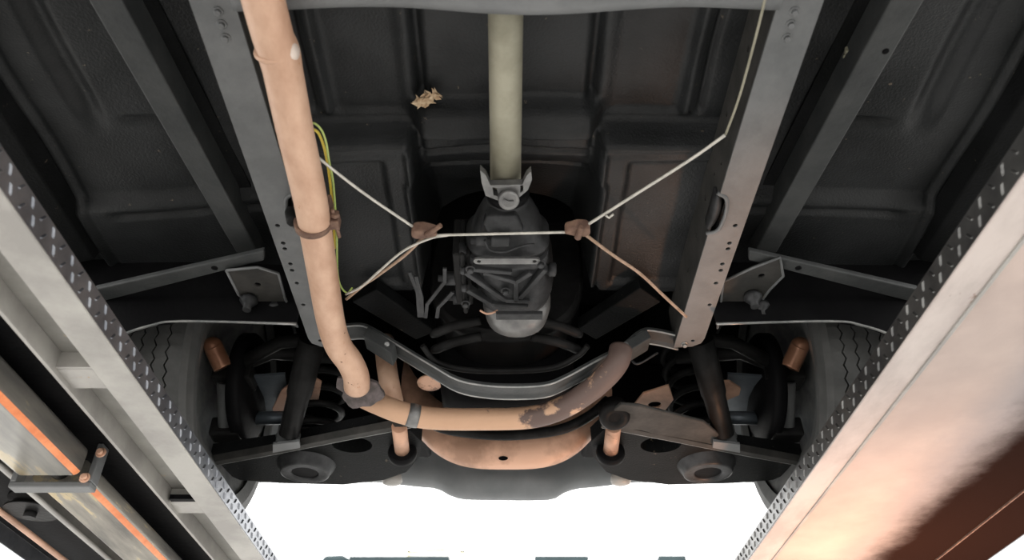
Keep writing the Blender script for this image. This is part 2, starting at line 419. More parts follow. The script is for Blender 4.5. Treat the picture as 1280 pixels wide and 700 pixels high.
# body shell around and above: sides, firewall, hood, radiator wall
m = MB()
for s in (-1, 1):
    pr = [(.86, .99), (.93, 1.0), (.95, 1.06), (.95, 1.55), (.80, 1.75)]
    for (ya, yb) in ((-2.3, -1.58), (-.82, 1.22), (2.0, 2.42)):
        n = len(pr); vs = [Vector((s*x, y, Z(h))) for y in (ya, yb) for x, h in pr]
        m.add(vs, [(k, k+1, n+k+1, n+k) for k in range(n-1)], True)
    for (ya, yb) in ((-1.58, -.82), (1.22, 2.0)):      # wheel arches
        yc = (ya + yb) / 2; R = (yb - ya) / 2; vs = []; N_ = 20
        for k in range(N_ + 1):
            a = math.pi * k / N_; y = yc - R * math.cos(a); h = 1.02 + R * math.sin(a) * .95
            vs += [Vector((s*.95, y, Z(h))), Vector((s*.95, y, Z(1.55))), Vector((s*.80, y, Z(1.75)))]
        m.add(vs, [f_ for k in range(N_) for f_ in ((3*k, 3*k+1, 3*k+4, 3*k+3), (3*k+1, 3*k+2, 3*k+5, 3*k+4))], True)
m.box((-.80, -2.3, Z(1.745)), (.80, 2.42, Z(1.75)))
m.box((-.95, -2.32, Z(1.0)), (.95, -2.3, Z(1.75)))
part('body_shell', m, 'black')
m = MB(); m.box((-.94, 1.318, Z(1.0)), (-.19, 1.326, Z(1.7))); m.box((.19, 1.318, Z(1.0)), (.94, 1.326, Z(1.7))); m.box((-.19, 1.318, Z(1.18)), (.19, 1.326, Z(1.7)))
part('firewall', m, 'black')
for s in (-1, 1):
    m = MB(); a, b = sorted((s*.505, s*.512)); m.box((a, 1.33, Z(1.08)), (b, 2.39, Z(1.744)))
    part('inner_fender', m, 'black')
m = MB(); m.box((-.93, 2.40, Z(1.06)), (.93, 2.43, Z(1.745))); part('radiator_panel', m, 'black')

# front valance: light grey sheet with a stepped lower edge
prof = [(-.75,1.03),(-.40,1.0),(-.23,.992),(-.205,.985),(-.155,.962),(-.13,.957),(.12,.955),(.145,.960),(.195,.985),(.22,.990),(.40,1.0),(.75,1.03)]
m = MB(); n = 60; rg = []
for i in range(n + 1):
    x = -.75 + 1.5 * i / n
    for k in range(len(prof) - 1):
        if prof[k][0] <= x <= prof[k+1][0] + 1e-6:
            t = (x - prof[k][0]) / (prof[k+1][0] - prof[k][0]); t = t*t*(3-2*t); h = prof[k][1] * (1-t) + prof[k+1][1] * t; break
    y = 2.30 + .12 * (x/.75)**2 * -1
    rg.append([Vector((x, y + .035, Z(h + .004))), Vector((x, y, Z(h))), Vector((x, y - .012, Z(h + .012))), Vector((x, y - .02 - .02*math.exp(-(x/.15)**4), Z(h + .06))), Vector((x, y - .02, Z(1.2)))])
vs = [p for r in rg for p in r]
m.add(vs, [(i*5+k, i*5+k+1, i*5+k+6, i*5+k+5) for i in range(n) for k in range(4)], True)
part('front_valance', m, 'valance', label='smooth light grey front valance')

# frame rails
def rail(s):
    xi, xo = .345, .402
    ya, yb = .30, 1.385
    x0, x1 = xi, xo
    def fn(u, v, w_): return Vector((s * u, v, Z(.90 + w_)))
    out = [(x0, ya), (x1, ya), (x1, yb - .03), (x1 - .004, yb - .012), (x1 - .02, yb), (x0, yb + .004)]
    # bite in the inner edge at the hanger
    yc0, yc1 = P(905, 288, .9).y, P(905, 245, .9).y
    yc0, yc1 = sorted((yc0, yc1))
    out += [(x0, yc1 + .012), (x0 + .014, yc1), (x0 + .017, (yc0 + yc1) / 2), (x0 + .012, yc0 + .004), (x0, yc0)]
    holes = []
    for px, py in ((919, 282), (912, 304), (910, 311), (903, 330), (901, 338), (895, 354), (887, 381), (866, 426)):
        p = P(px, py, .90); holes.append(circ(min(max(p.x, x0 + .022), x1 - .008), p.y, .0042 if py > 60 else .0055, 12))
    m = MB(); m.plate(out, holes, fn, .0035)
    r = part('frame_rail', m, 'rail')
    # inner web with its own row of holes
    def fw(u, v, w_): return Vector((s * (x0 + w_), u, Z(v)))
    hs = []
    for y in (.70, .78, .83, .90, .94, 1.01, 1.10, 1.19, 1.26): hs.append(circ(y, .955 + .018 * math.sin(y * 40), .005, 10))
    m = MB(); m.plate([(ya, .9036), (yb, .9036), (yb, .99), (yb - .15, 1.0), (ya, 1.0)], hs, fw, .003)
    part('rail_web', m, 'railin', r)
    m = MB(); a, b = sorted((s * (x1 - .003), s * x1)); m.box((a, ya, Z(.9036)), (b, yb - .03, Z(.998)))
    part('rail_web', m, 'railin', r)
    # rolled lip of the bite
    yc = (yc0 + yc1) / 2
    m = MB(); path = [Vector((s * (x0 - .004), yc0 - .004, Z(.903))), Vector((s*(x0 + .012), yc0 + .006, Z(.899))), Vector((s*(x0 + .018), yc, Z(.898))), Vector((s*(x0 + .014), yc1 - .002, Z(.899))), Vector((s*(x0 - .002), yc1 + .012, Z(.903)))]
    m.tube(smooth_path(path), .0034, 10)
    part('notch_lip', m, 'rail', r)
    m = MB(); rg = []
    for k in range(13):
        t = k / 12; y = yc0 + .004 + (yc1 - yc0 - .004) * t; b_ = math.sin(math.pi * t) ** .5
        rg.append([Vector((s*(x0 - .004), y, Z(.904))), Vector((s*(x0 - .002 + .004*b_), y, Z(.902 - .004*b_))), Vector((s*(x0 + .010*b_), y, Z(.906 - .003*b_))), Vector((s*(x0 + .014*b_), y, Z(.925))), Vector((s*(x0 - .004), y, Z(.925)))])
    m.rings(rg); part('hanger_eye', m, 'cast', r)
    m = MB()
    for (x, y) in ((x0 + .02, yb - .01), ): bolt(m, (s * x, y, Z(.90)), (0, 0, -1), .005, .005)
    part('rail_bolt', m, 'steel', r)
    for py in (14, 30, 47):
        m = MB(); p = P(1009 - py * .3, py, .90); bolt(m, (s * (p.x - .012), p.y, Z(.90)), (0, 0, -1), .0045, .004); part('rail_bolt', m, 'rail', r)
    return r
rails = {s: rail(s) for s in (-1, 1)}

# rear crossmember at the top of the picture
m = MB(); rg = []
for i in range(41):
    x = -.348 + .696 * i / 40
    wv = .006 * math.sin(x * 16 + 1.2) + .008 * dip(x, .05, .2)
    ye = .600 + wv * .6
    rg.append([Vector((x, .50, Z(.90))), Vector((x, ye - .022, Z(.894))), Vector((x, ye - .006, Z(.897))), Vector((x, ye, Z(.905))), Vector((x, ye, Z(.945))), Vector((x, .50, Z(.945)))])
m.rings(rg)
part('rear_crossmember', m, 'rail')

# diagonal sills outside the rails
for s in (-1, 1):
    H0 = .985
    def q(a): return Vector((abs(a.x) * s, a.y, a.z))
    A0, A1 = q(P(110, 0, H0)), q(P(152, 0, H0)); B0, B1 = q(P(295, 316, H0)), q(P(326, 322, H0))
    d0 = (A0 - B0); A0 = A0 + d0 * .5; A1 = A1 + (A1 - B1) * .5
    vs = [A0, A1, B1, B0] + [p + Vector((0, 0, .055)) for p in (A0, A1, B1, B0)]
    m = MB(); m.add(vs, [(0,1,2,3),(7,6,5,4),(0,4,5,1),(1,5,6,2),(2,6,7,3),(3,7,4,0)])
    b = part('floor_brace', m, 'sill', bevel=.003)
    m = MB(); e = (A1 - B1).normalized(); sd = Vector((-s, 0, 0))
    for t_ in (.0, ):
        m.add([A1 + Vector((0,0,.05)), B1 + Vector((0,0,.05)), B1 + sd*.022 + Vector((0,0,.05)), A1 + sd*.022 + Vector((0,0,.05)),
               A1 + Vector((0,0,.053)), B1 + Vector((0,0,.053)), B1 + sd*.022 + Vector((0,0,.053)), A1 + sd*.022 + Vector((0,0,.053))],
              [(0,1,2,3),(7,6,5,4),(0,4,5,1),(1,5,6,2),(2,6,7,3),(3,7,4,0)])
    part('brace_shadow_strip', m, 'under2', b)  # dark strip painted as the shadow along the brace's inner side
    if s == 1:
        m = MB(); c = P(1107, 64, H0); m.lathe(c + Vector((0,0,.0003)), (0,0,-1), [(.005, 0), (.005, .0012), (.003, .0013)], 14); part('drain_plug', m, 'black', b)
        m = MB(); c = P(1059, 69, 1.03); m.lathe(c, (0,0,-1), [(.007, 0), (.007, .004), (.004, .006)], 14)
        m.tube([c, c + Vector((-.004, -.014, -.002))], .005, 10); part('body_clip', m, 'shaft')
    # sill box further out, running along the body edge
    m = MB(); X0, X1 = (.80, .86)
    rg = [[Vector((s*x, y, Z(h))) for x, h in ((X0, 1.035), (X0+.01, .995), (X1-.01, .985), (X1+.02, 1.0), (X1+.02, 1.05))] for y in (-.7, 1.22)]
    m.rings(rg, smooth=False); part('rocker', m, 'under2', bevel=.003)
    # outrigger reaching from the rail to the body edge
    a0, a1 = q(P(118, 380, .925)), q(P(330, 326, .935)); b0, b1 = q(P(118, 362, .925)), q(P(330, 314, .935))
    vs = [a0, a1, b1, b0] + [p + Vector((0, 0, .012)) for p in (a0, a1, b1, b0)]
    m = MB(); m.add(vs, [(0,1,2,3),(7,6,5,4),(0,4,5,1),(1,5,6,2),(2,6,7,3),(3,7,4,0)])
    o = part('outrigger', m, 'sill', bevel=.003)
    m = MB(); c = (a0*.28 + a1*.72) * .5 + (b0*.28 + b1*.72) * .5; m.lathe(c, (0,0,-1), [(.006, -.001), (.006, .001), (.003, .0012)], 12); part('plug', m, 'black', o)
    # splash panel behind the tyre with its rolled bright lower edge
    pts = [(.402, .872), (.62, .878), (.68, .868), (.735, .842), (.80, .79)]
    m = MB(); rg = []
    Yp = 1.262
    top = [(x, 1.30) for x, h in pts]
    m.plate([(x, h) for x, h in pts] + [(.94, .80), (.94, 1.15), (.402, 1.15)], [], lambda u, v, w_: Vector((s*u, Yp + w_, Z(v))), .004)
    sp_ = part('splash_panel', m, 'black')
    m = MB(); m.tube(smooth_path([Vector((s*x, Yp, Z(h))) for x, h in pts]), .0028, 8); part('rolled_edge', m, 'steel', sp_)

# gusset brackets where outrigger meets rail
for s, pts, bs in ((-1, [(283,338),(322,334),(348,342),(356,372),(372,408),(330,392),(298,368)], [(312,372),(345,383)]),
                   (1, [(904,352),(940,335),(975,322),(979,345),(962,362),(950,378),(925,392),(897,410)], [(940,368),(950,380)])):
    m = MB(); H_ = .925
    ps = [P(x, y, H_) for x, y in pts]
    m.plate([(p.x, p.y) for p in ps], [circ(P(x, y, H_).x, P(x, y, H_).y, .006, 12) for x, y in ([(322, 356)] if s < 0 else [(952, 345)])], lambda u, v, w_: Vector((u, v, Z(H_ + w_))), .005)
    g = part('gusset', m, 'railin', bevel=.0015)
    m = MB(); r_ = [p.copy() for p in ps] + [ps[0].copy()]; m.tube(r_, .0028, 8); part('gusset_rim', m, 'rail', g)
    for x, y in bs:
        m = MB(); p = P(x, y, H_ - .001); m.lathe(p, (0, 0, -1), [(.016, 0), (.018, .008), (.012, .016), (.008, .02), (.008, .03)], 18)
        part('body_mount', m, 'cast', g)

# drive shaft with yoke
a, b = P(632, -120, 1.01), P(632, 226, .925)
m = MB(); m.tube([a, (a + b) / 2, b], .0248, 32); sh = part('drive_shaft', m, 'shaft')
d = (b - a).normalized()
m = MB(); m.lathe(b, d, [(.0248, 0), (.024, .004), (.021, .007)], 32); part('shaft_weld', m, 'shaft', sh)
jc = b + d * .052
yk = MB(); Hf = .888
fo = [(600,216),(607,221),(613,233),(653,232),(658,222),(664,217),(665,228),(660,240),(650,247),(643,252),(625,252),(607,247),(602,232)]
fh = [[(615.5,235),(621,236),(623.5,246),(617,245)], [(650.5,233),(654,233),(654,240),(650.5,242)]]
yk.plate([tuple(P(x, y, Hf)[:2]) for x, y in fo], [[tuple(P(x, y, Hf)[:2]) for x, y in h] for h in fh], lambda u, v, w_: Vector((u, v, Z(Hf + w_ + 3.5*(u)**2))), .012)
part('universal_joint_fork', yk, 'alu', sh, bevel=.0012)
yk = MB()
rg = []
for t, wd, hh in ((-.006, .022, .022), (.012, .024, .020), (.03, .025, .018), (.042, .018, .016)):
    c = b + d * t
    rg.append([c + Vector((wd * math.cos(k*math.pi/8), 0, hh * math.sin(k*math.pi/8))) for k in range(16)])
yk.rings(rg); part('yoke', yk, 'castd', sh)
m = MB(); c = P(636, 250, .880); ax = Vector((.1, -.35, -1)).normalized()
m.lathe(c, ax, [(.017, -.01), (.017, .002), (.0155, .004), (.012, .004), (.011, .002)], 28)
m.tube([c + ax*.003 + Vector((-.008, -.003, 0)), c + ax*.0045 + Vector((.0, .002, 0)), c + ax*.003 + Vector((.008, .001, 0))], .0018, 6)
part('bearing_cap', m, 'alu', sh)

# gearbox --------------------------------------------------------
def sect(y, cx, h0, h1, wd, e=3.0, n=28):
    r = []; cz = (h0 + h1) / 2; hz = (h1 - h0) / 2
    for k in range(n):
        a = 2*math.pi*k/n; ca, sa = math.cos(a), math.sin(a)
        r.append(Vector((cx + wd * math.copysign(abs(ca)**(2/e), ca), y, Z(cz + hz * math.copysign(abs(sa)**(2/e), sa)))))
    return r
m = MB()
S = [(.955,.028,.899,.955,2),(.966,.035,.892,.962,2),(.974,.035,.891,.962,2),(.978,.036,.893,.964,2.1),(1.0,.045,.889,.975,2.3),(1.035,.058,.884,.985,2.5),(1.058,.064,.881,.99,2.7),(1.064,.074,.876,.985,3),(1.075,.074,.876,.985,3)]
m.rings([sect(y, .002, h0, h1, w_, e) for y, w_, h0, h1, e in S]); gb = part('gearbox', m, 'cast')
m = MB(); m.lathe((.002, .951, Z(.925)), (0,1,0), [(.030, -.004), (.036, 0), (.036, .010), (.03, .012)], 30); part('oil_seal', m, 'black', gb)
m = MB(); S = [(1.076,.070,.872,.99,5),(1.09,.072,.868,1.0,5),(1.10,.066,.872,1.0,5),(1.15,.068,.868,1.03,4),(1.20,.070,.868,1.06,4),(1.21,.076,.864,1.1,3),(1.222,.074,.866,1.1,3),(1.235,.066,.880,1.1,3)]
m.rings([sect(y, .003 + .012*sstep(1.10,1.2,y), h0, h1, w_, e) for y, w_, h0, h1, e in S]); case = part('gearbox_case', m, 'cast', gb)
m = MB(); S = [(1.222,.055,.878,1.0,3.5),(1.232,.064,.856,1.0,2.6),(1.25,.066,.850,1.0,2.5),(1.275,.062,.850,1.0,2.5),(1.295,.05,.862,1.0,2.5)]
m.rings([sect(y, .020, h0, h1, w_, e) for y, w_, h0, h1, e in S]); part('gearbox_sump', m, 'alu', gb)
# cover plate boss on the tail housing
m = MB()
p4 = [P(x, y, .884) for x, y in ((608,270),(645,269),(655,289),(650,292),(608,290),(604,280))]
m.plate([(p.x, p.y) for p in p4], [], lambda u, v, w_: Vector((u, v, Z(.883 + w_))), .02)
part('tail_pad', m, 'cast', gb, bevel=.004, bseg=3)
m = MB(); p4 = [P(x, y, .874) for x, y in ((614,296),(638,296),(638,307),(612,308))]
m.plate([(p.x, p.y) for p in p4], [], lambda u, v, w_: Vector((u, v, Z(.870 + w_))), .02)
part('tail_boss', m, 'cast', gb, bevel=.004, bseg=3)
m = MB(); c = P(602, 301, .88); m.lathe(c, (1, 0, 0), [(.006, -.018), (.006, -.01), (.010, -.0095), (.010, .006), (.007, .012)], 12)
part('speedometer_plug', m, 'cast', gb)
m = MB(); pth = smooth_path([P(606,300,.872), P(612,312,.868), P(630,315,.868), P(650,308,.87), P(668,305,.874)], 5); m.tube(pth, .0022, 6)
part('casting_line', m, 'cast', gb)
m = MB(); m.lathe((.088, 1.13, Z(.90)), (1, 0, 0), [(.010, -.03), (.010, -.012), (.013, -.011), (.013, .0), (.009, .002)], 16); part('side_plug', m, 'cast', gb)
m = MB()
for x, px_ in ((-.03, 0), (.036, 0)): pass
pl = [P(597, 323, .86), P(670, 323, .86), P(670, 331, .86), P(597, 331, .86)]
cy = sum(p.y for p in pl)/4; xa, xb = pl[0].x, pl[1].x; hw = .0075
out = [(xa + hw*math.cos(t), cy + hw*math.sin(t)) for t in [math.radians(a) for a in range(90, 271, 30)]] + [(xb + hw*math.cos(t), cy + hw*math.sin(t)) for t in [math.radians(a) for a in range(-90, 91, 30)]]
m.plate(out, [circ(xa + .002, cy, .0034, 10), circ(xb - .002, cy, .0034, 10)], lambda u, v, w_: Vector((u, v, Z(.860 + w_))), .005)
part('slotted_bar', m, 'alu', gb, bevel=.0008, label='bright flat bar with two holes')
m = MB()   # ribs on the case
def rib(p0, p1, h=.866, wd=.0045, up=.012):
    a_, b_ = P(*p0, h), P(*p1, h); a_.z -= 0; m.tube([a_, b_], 1, prof=[(-wd, -.004), (wd, -.004), (wd, up), (-wd, up)], smooth=False)
for p0, p1 in (((582,340),(632,375)), ((590,336),(640,340)), ((682,336),(650,372)), ((604,340),(645,352)), ((645,352),(645,376)), ((632,375),(662,376)),((584,362),(614,380)),((614,380),(660,383)),((645,352),(664,340))): 
    m = MB(); rib(p0, p1); part('casting_rib', m, 'cast', gb, bevel=.0015)
m = MB(); xx = P(620, 392, .848), P(678, 390, .848)
m.box((xx[0].x, xx[0].y - .012, Z(.838)), (xx[1].x, xx[0].y + .006, Z(.846))); part('support_bracket', m, 'cast', gb, bevel=.001)
for px, py, h in ((588,336,.862),(676,329,.862),(632,363,.862),(582,379,.868)):
    m = MB(); bolt(m, P(px, py, h), (0,0,-1), .006, .006); part('case_bolt', m, 'cast', gb)
m = MB()   # side cover with flange at the left of the case
m.box((-.094, 1.07, Z(.885)), (-.062, 1.22, Z(.97))); m.box((-.081, 1.06, Z(.875)), (-.072, 1.235, Z(.96)))
part('side_cover', m, 'castd', gb, bevel=.004)
for y, h in ((1.065,.90),(1.10,.885),(1.15,.885),(1.20,.885),(1.225,.90)):
    m = MB(); m.lathe((-.076, y, Z(h)), (0, 0, -1), [(.007, -.005), (.007, .016), (.005, .018)], 6); part('flange_bolt', m, 'cast', gb)
for px, py, l in ((556, 348, .04), (566, 372, .03)):
    m = MB(); c = P(px, py, .90); m.lathe(c, (1, 0, 0), [(.006, -.012), (.006, 0), (.013, .001), (.013, l), (.010, l + .002)], 18); part('shift_shaft', m, 'cast', gb)
# shift levers
for pts in ([(556,335),(556,352),(534,380),(532,397)], [(566,365),(556,376),(548,384),(546,397)], [(520,345),(527,372),(528,396)], [(512,340),(522,365),(524,396)]):
    m = MB(); m.tube([P(x, y, .885) for x, y in pts], 1, prof=[(-.0035, -.002), (.0035, -.002), (.0035, .002), (-.0035, .002)], smooth=False)
    part('shift_lever', m, 'cast', gb, bevel=.0007)
# wires seen as a short orange loop on the case
m = MB(); m.tube(smooth_path([P(600, 388, .858), P(608, 392, .852), P(616, 391, .852), P(622, 388, .858)]), .002, 6); part('copper_loop', m, 'copper', gb)

# gearbox support arms (mount) and bell housing
for s in (-1, 1):
    for h0, y0 in ((.90, 1.30), (.885, 1.335)):
        m = MB(); m.tube(smooth_path([Vector((s*.05, y0 - .01, Z(h0))), Vector((s*.10, y0, Z(h0 - .006))), Vector((s*.15, y0 + .035, Z(h0 - .004)))]), [.010]*12 + [.007], 10)
        part('mount_arm', m, 'castd')
m = MB(); S = [(1.33,.155,.905,1.25,2.6),(1.345,.165,.893,1.28,2.6),(1.36,.165,.893,1.28,2.6),(1.37,.15,.905,1.27,2.5),(1.46,.15,.90,1.26,2.5)]
m.rings([sect(y, 0, h0, h1, w_, e, 40) for y, w_, h0, h1, e in S]); part('bell_housing', m, 'castd')
m = MB(); S = [(1.465,.13,.86,1.0,4),(1.48,.145,.835,1.0,4),(1.60,.145,.832,1.0,4),(1.63,.13,.85,1.0,4)]
m.rings([sect(y, 0, h0, h1, w_, e, 32) for y, w_, h0, h1, e in S]); part('oil_pan', m, 'black')
m = MB(); S = [(1.47,.18,1.0,1.5,4),(2.15,.18,1.0,1.5,4)]
m.rings([sect(y, 0, h0, h1, w_, e) for y, w_, h0, h1, e in S]); part('engine_block', m, 'black')
# dark curved oil pan wall around the bell housing, and its skirt
m = MB(); path = smooth_path([P(528,432,.87), P(545,452,.855), P(580,462,.85), P(632,464,.85), P(690,460,.85), P(722,445,.86), P(735,432,.87)])
m.tube(path, .006, 8); part('clutch_cover_rim', m, 'castd')

# gearbox crossmember: pressed channel dipping under the gearbox
YC = 1.386
pp = [(402,413,0),(425,415,0),(452,413,0),(470,420,0),(500,438,0),(540,462,0),(572,480,0),(605,487,0),(640,489,0),(680,487,0),(705,478,0),(740,459,0),(775,440,0),(800,421,0),(818,420,0),(850,427,0)]
path = smooth_path([PY(x, y, YC) for x, y, _ in pp], 4)
m = MB()
m.tube(path, 1, prof=[(-.024, .004), (-.026, -.004), (-.020, -.005), (-.014, .000), (.014, .000), (.020, -.005), (.026, -.004), (.024, .004)], smooth=False)
cm = part('gearbox_crossmember', m, 'sill', bevel=.0015)
for s in (-1, 1):
    m = MB(); m.tube([p + Vector((0, s*.024, -.004)) for p in path], .0022, 6); part('crossmember_lip', m, 'steel', cm)
for s in (-1, 1):
    m = MB(); pts = [PY(x, y, YC - .004) for x, y in (((806,419),(770,440),(776,452),(812,430)) if s > 0 else ((462,416),(496,438),(490,450),(456,428)))]
    vs = [p + Vector((0, k*.05 - .025, 0)) for k in (0, 1) for p in pts]
    m.add(vs, [(0,1,2,3),(7,6,5,4),(0,4,5,1),(1,5,6,2),(2,6,7,3),(3,7,4,0)]); part('channel_end', m, 'sill', cm, bevel=.002)
    m = MB(); m.lathe(PY(782 if s > 0 else 484, 431 if s > 0 else 430, YC - .03), (0, -1, -.4), [(.006, 0), (.006, .004), (.003, .005)], 12); part('rivet', m, 'steel', cm)
m = MB(); m.tube(smooth_path([PY(788, 446, 1.42), PY(792, 453, 1.42), PY(800, 454, 1.42), PY(822, 441, 1.42)]), .0025, 8); part('wire_hook', m, 'cast')
# wide dark legs of the front cross brace rising behind the crossmember
for s in (-1, 1):
    a_ = [(440,378),(520,425),(545,415),(470,362)] if s < 0 else [(826,378),(745,425),(722,412),(800,360)]
    m = MB(); vs = [P(x, y, .96) for x, y in a_] + [P(x, y, .96) + Vector((0,0,.03)) for x, y in a_]
    m.add(vs, [(0,1,2,3),(7,6,5,4),(0,4,5,1),(1,5,6,2),(2,6,7,3),(3,7,4,0)]); part('diagonal_brace', m, 'under2', bevel=.003)

# exhaust ---------------------------------------------------------
H0 = .845
pts = [(310,-70,.85),(329,0,.85),(341,45,.85),(350,72,.85),(368,160,.848),(388,250,.845),(403,340,.843),(413,400,.84),(423,432,.835),(437,452,.825),(445,470,.815),(446,484,.81)]
path = smooth_path([P(x, y, h) for x, y, h in pts], 5)
rad = []
for i, p in enumerate(path):
    t = i / (len(path) - 1); r = .0258
    d_ = (p - P(352, 66, .85)).length
    r += .0016 * math.exp(-(d_/.012)**2)
    rad.append(r)
m = MB(); m.tube(path, rad, 28); ex = part('exhaust_pipe', m, 'pipe')
m = MB(); pw = P(345, 62, .85)
dd = (P(350,72,.85) - P(341,45,.85)).normalized()
m.tube([pw - dd*.004, pw, pw + dd*.004], [.0262, .0285, .0262], 28); part('weld_joint', m, 'pipe', ex)
m = MB(); kc = P(361, 64, .845); m.lathe(kc - dd*.016, dd, [(.002,0),(.010,.004),(.0135,.012),(.014,.018),(.010,.027),(.002,.032)], 18); part('weld_lump', m, mat('pale_weld', (.46,.38,.33), (.58,.50,.44), .4, .2, 40, .3, 160), ex)
# pits
m = MB()
for x, y in ((431,442),(441,452),(427,452),(446,461),(436,478),(447,479),(440,480),(430,416)):
    t_ = min(path, key=lambda q: (q - P(x, y, .82)).length); best = None
    # the point of the pipe's skin that faces down and back at this place
    px_, eye = P(x, y, .82), Vector((0, 0, CZ)); d_ = (px_ - eye).normalized()
    for k in range(400):
        q = eye + d_ * (1.1 + k * .002)
        if min((q - c_).length for c_ in path) < .0262: best = q; break
    if best is not None: m.lathe(best + d_*.001, -d_, [(.0022, 0), (.0022, .0007), (.001, .0008)], 7)
o = part('rust_pits', m, 'rust', ex); o['kind'] = 'stuff'
# clamp
cp = P(391, 279, .845); dd = (P(398,310,.845) - P(385,240,.846)).normalized()
m = MB(); m.lathe(cp, dd, [(.0262, -.0055), (.0292, -.0055), (.0292, .0055), (.0262, .0055)], 36); part('pipe_clamp', m, 'rust', ex)
m = MB(); e_ = cp + Vector((.032, 0, .004)); m.box(e_ - Vector((.006, .010, .010)), e_ + Vector((.010, .010, .010)))
m.lathe(e_ + Vector((.004, -.012, 0)), (.2, -1, .1), [(.008, 0), (.008, .008)], 6); m.tube([e_, e_ + Vector((.003, .038, 0)), e_ + Vector((.003, -.028, 0))], .0035, 8)
m.box(e_ + Vector((-.008, -.03, .006)), e_ + Vector((-.002, -.004, .03)))
part('clamp_bolt', m, 'rust', ex, bevel=.0015)
m = MB(); h1 = P(352, 255, .90); m.tube(smooth_path([Vector((-.352, cp.y + .03, Z(.895))), Vector((-.345, cp.y + .006, Z(.872))), cp + Vector((-.030, 0, .0))]), [.011]*12 + [.007], 10)
part('pipe_hanger', m, 'castd', ex)
# flange where the pipes meet
fc = P(452, 491, .803)
m = MB(); out = []
for k in range(28):
    a = 2*math.pi*k/28; r = .040 + .004 * math.sin(3*a + 1) + .0025 * math.sin(7*a)
    if k in (15, 16, 17): r += .018
    out.append((r * math.cos(a), r * .85 * math.sin(a)))
nrm = Matrix.Rotation(math.radians(-38), 3, 'X')
m.plate(out, [circ(-.046, -.012, .006, 10)] if False else [], lambda u, v, w_: fc + nrm @ Vector((u, v, w_)), .012)
part('exhaust_flange', m, mat('dark_scale_rust', (.06,.052,.050), (.12,.10,.10), .8, .1, 60, .6, 200), ex, bevel=.002)
# crossover pipe
pts = [(456,497,.84),(474,505,.823),(503,516,.805),(540,523,.80),(600,524,.80),(660,522,.80),(700,511,.805),(735,490,.815),(758,470,.83),(772,452,.85),(776,436,.88)]
path = smooth_path([P(x, y, h - .008) for x, y, h in pts], 5)
m = MB(); m.tube(path, .0232, 28); cr_ = part('crossover_pipe', m, 'pipe2')
m = MB(); i0 = 12; m.tube([path[i0-1], path[i0], path[i0+1]], [.0240, .0254, .0240], 28); part('weld_joint', m, 'alu', cr_)
m = MB(); path = smooth_path([P(492,503,.85), P(487,480,.88), P(483,455,.93), P(480,425,1.0)], 5); m.tube(path, .022, 24); part('down_pipe', m, 'pipe')
m = MB(); m.lathe(P(537, 480, .87), (0, .1, 1), [(.014, .004), (.026, 0), (.027, .003), (.024, .008)], 24); part('drain_flange', m, 'copper')

# green and yellow wiring at the rail
def wire(name, mt, pts, h, r=.0022, parent=None):
    m = MB(); m.tube(smooth_path([P(x, y, h) for x, y in pts]), r, 8); return part(name, m, mt, parent)
wire('wire', 'green', [(380,158),(392,154),(402,163),(408,180),(411,200),(416,225),(419,260),(421,300),(422,340),(426,358),(434,366),(440,360)], .90, .0018)
wire('wire', 'yellow', [(386,160),(396,164),(402,175),(407,192),(411,215),(415,250),(417,280),(419,310)], .905, .0022)
# parking brake cables and equalisers
cabs = [('pale_cable', [(380,183),(450,238),(523,288)], .865, .0023), ('pale_cable', [(540,294),(632,292),(716,290)], .862, .0023),
        ('pale_cable', [(728,285),(780,252),(862,200),(906,169)], .865, .0025), ('tan', [(940,60),(925,118),(907,168)], .90, .0036),
        ('pale_cable', [(962,-30),(950,25),(925,118),(907,168)], .895, .0019),
        ('tan2', [(730,292),(765,318),(800,342),(830,370),(858,396)], .865, .0028),
        ('pale_cable', [(560,294),(538,298),(505,313),(475,338),(452,358),(432,368)], .862, .0021),
        ('tan2', [(530,296),(505,320),(470,346),(455,356),(433,374)], .868, .0028)]
for nm, pts, h, r in cabs:
    if nm == 'tan': continue
    m = MB(); m.tube(smooth_path([P(x, y, h) for x, y in pts]), r, 10)
    part('brake_cable', m, 'shaft' if h == .895 else 'cable' if nm == 'pale_cable' else 'cable2')
for px, py, s in ((530, 289, -1), (722, 286, 1)):
    c = P(px, py, .862)
    m = MB()
    out = [(-.020, -.004), (-.016, -.012), (.004, -.014), (.020, -.006), (.022, .006), (.006, .012), (-.014, .014), (-.021, .008)]
    m.plate([(u * (1 if s < 0 else -1), v) for u, v in out], [], lambda u, v, w_: c + Vector((u, v * .8 - w_*.2, w_ - .009)), .018)
    e_ = part('cable_equaliser', m, 'rust', bevel=.004, bseg=3)
    m = MB()
    if s < 0: m.tube([c + Vector((.004, -.004, -.012)), c + Vector((.03, -.03, -.014))], [.0045, .004], 10)
    else: m.tube([c + Vector((.0, .008, -.012)), c + Vector((.004, -.018, -.012))], [.006, .004], 10)
    part('equaliser_pin', m, 'rust', e_)
m = MB(); p = P(757, 269, .86); m.tube([p, p + Vector((.006, .006, 0)), p + Vector((.012, -.002, 0))], .002, 6); part('wire_tie', m, 'cable')

